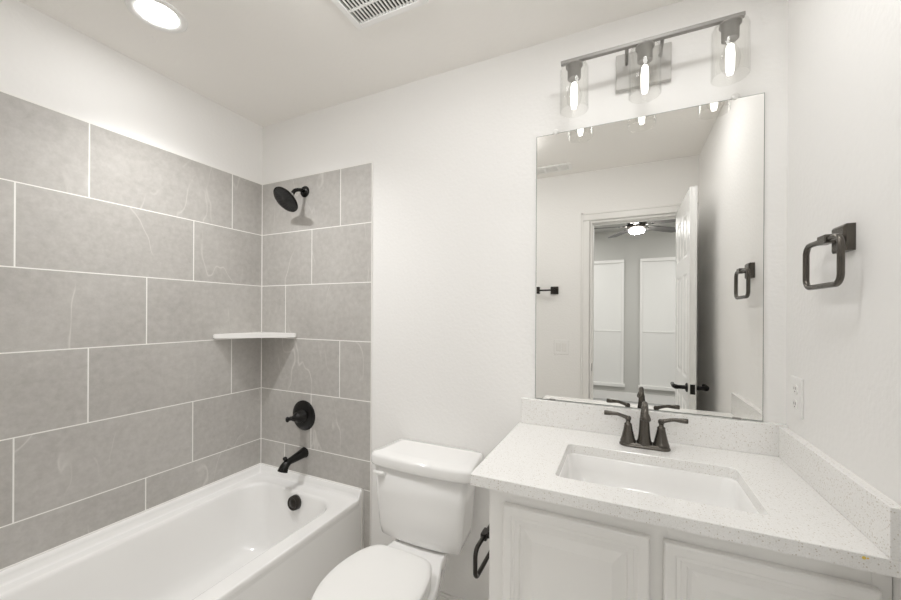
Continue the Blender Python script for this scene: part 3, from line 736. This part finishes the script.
# ================================================================== VANITY LIGHT
vl = thing('vanity_light', 'three-bulb grey nickel bar light with clear glass shades above the mirror', 'wall light', (2.057, 0, 2.06))
BYY = -.120
M_['nickel2'] = mat('brushed_nickel_plate', (.50, .49, .47), .55, .2)
part_box('backplate', 'nickel2', vl, 1.9655, 2.148, -.020, 0, 2.158, 2.292, bev=.003)
bm = bm_new(); add_box(bm, 1.7785, 2.3355, BYY - .008, BYY + .008, 2.2445, 2.2575, bev=.0015); obj('bar', bm, 'nickel', vl)
for s in (-1, 1):
    bm = bm_new(); add_tube(bm, [(2.057 + s * .055, -.018, 2.251), (2.057 + s * .055, BYY + .006, 2.251)], .006, 12); obj('arm', bm, 'nickel', vl)
for sx in (1.826, 2.0585, 2.298):
    bm = bm_new(); add_lathe(bm, (sx, BYY, 2.2445), (0, 0, -1), [(.012, 0), (.012, .008), (.030, .010), (.030, .016), (.0235, .018), (.0235, .060), (.020, .062)], n=28, cap0=True, cap1=True)
    so = obj('socket', bm, 'nickel', vl)
    bm = bm_new(); r = .0505; zt = 2.2275; zb = 2.066
    add_lathe(bm, (sx, BYY, zt), (0, 0, -1), [(.024, 0), (r - .012, 0), (r - .004, .003), (r, .012), (r, zt - zb), (r - .0012, zt - zb + .0016), (r - .0028, zt - zb), (r - .0028, .013), (r - .006, .006), (r - .013, .003), (.024, .003)], n=48)
    obj('glass_shade', bm, 'glass', vl)
    bm = bm_new(); add_lathe(bm, (sx, BYY, 2.186), (0, 0, -1), [(.013, 0), (.0135, .012), (.018, .032), (.0255, .052), (.0275, .070), (.023, .092), (.013, .108), (0, .113)], n=28); bu = obj('bulb', bm, 'bulbglass', vl)
    bm = bm_new(); add_lathe(bm, (sx, BYY, 2.172), (0, 0, -1), [(0, 0), (.005, .002), (.0105, .010), (.0125, .035), (.0120, .078), (.0085, .098), (0, .102)], n=18); obj('glowing_core', bm, 'bulb', bu)

# ================================================================== TOWEL RINGS
def towel_ring(name, label, wx, y, z, hw, h, sgn=-1, m='bronze', proj=.040, group=None, dy=0):
    t = thing(name, label, 'towel ring', (wx, y, z - h), group)
    # bevelled square plate
    bm = bm_new(); s = .031; X0, X1 = wx, wx + sgn * .020
    loft(bm, [[(X0, y - s, z - s), (X0, y + s, z - s), (X0, y + s, z + s), (X0, y - s, z + s)], [(X0 + sgn * .016, y - s, z - s), (X0 + sgn * .016, y + s, z - s), (X0 + sgn * .016, y + s, z + s), (X0 + sgn * .016, y - s, z + s)], [(X1, y - s + .005, z - s + .005), (X1, y + s - .005, z - s + .005), (X1, y + s - .005, z + s - .005), (X1, y - s + .005, z + s - .005)]], sm=False)
    obj('wall_plate', bm, m, t)
    bm = bm_new(); xe = wx + sgn * proj
    add_tube(bm, [(X1, y, z), (xe + sgn * .008, y, z)], .0095, 16)
    add_box(bm, xe - .010, xe + .010, y - .020, y + .020, z - .0105, z + .0105, bev=.002)
    obj('post', bm, m, t)
    bm = bm_new(); rr = rrect(y + dy - hw, y + dy + hw, z - h, z, .024, 8, 6)
    add_tube(bm, [(xe, a, b) for a, b in rr], .0068, 14, closed=True); obj('ring', bm, m, t)
    return t
towel_ring('towel_ring', 'dark bronze square towel ring on the right wall', XR, -.364, 1.4935, .087, .110, m='bronze', dy=.019)
towel_ring('paper_holder', 'black square paper holder on the cabinet side by the toilet', CX0, -.435, .606, .088, .088, m='bronze2', proj=.046)['category'] = 'paper holder'
# towel holder on door wall (mirror)
t = thing('towel_bar', 'short dark bronze towel bar on the door wall, seen in the mirror', 'towel bar', (1.43, YF, 1.47))
bm = bm_new(); add_box(bm, 1.454, 1.516, YF, YF + .018, 1.472, 1.534, bev=.003); obj('wall_plate', bm, 'bronze2', t)
bm = bm_new(); add_tube(bm, [(1.485, YF + .016, 1.503), (1.485, YF + .060, 1.503)], .010, 14); obj('post', bm, 'bronze2', t)
bm = bm_new(); add_tube(bm, [(1.492, YF + .055, 1.503), (1.372, YF + .055, 1.503)], .0065, 12); obj('bar', bm, 'bronze2', t)
bm = bm_new(); add_box(bm, 1.352, 1.374, YF + .036, YF + .074, 1.475, 1.531, bev=.002); obj('end_cap', bm, 'bronze2', t)

# ================================================================== WALL PLATES
o_ = thing('wall_outlet', 'white duplex outlet on the right wall beside the mirror', 'outlet', (XR, -.095, 1.005))
bm = bm_new(); y0, y1, z0, z1 = -.132, -.058, 1.004, 1.124
add_box(bm, XR - .0065, XR, y0, y1, z0, z1, bev=.0025); obj('cover_plate', bm, 'plast', o_)
for zc in (1.041, 1.087):
    bm = bm_new(); rr = rrect(y0 + .021, y1 - .021, zc - .014, zc + .014, .011, 6, 3)
    loft(bm, [[(XR - .006, a, b) for a, b in rr], [(XR - .0092, a, b) for a, b in rr]], sm=False)
    rc = obj('receptacle', bm, 'trim', o_)
    bm = bm_new()
    for dy in (-.0055, .0055): add_box(bm, XR - .0095, XR - .0090, -.095 + dy - .0009, -.095 + dy + .0009, zc - .001, zc + .007)
    add_lathe(bm, (XR - .009, -.095, zc - .007), (-1, 0, 0), [(.002, 0), (.002, .0005)], n=10, cap1=True)
    obj('slots', bm, 'dark', rc)
s_ = thing('light_switch', 'white double light switch plate left of the doorway, in the mirror', 'light switch', (1.54, YF, .98))
part_box('cover_plate', 'plast', s_, 1.482, 1.598, YF, YF + .006, .981, 1.101, bev=.0025)
for cx in (1.517, 1.563):
    bm = bm_new(); add_box(bm, cx - .0165, cx + .0165, YF + .005, YF + .0085, 1.008, 1.074, bev=.0015); obj('rocker', bm, 'trim', s_)
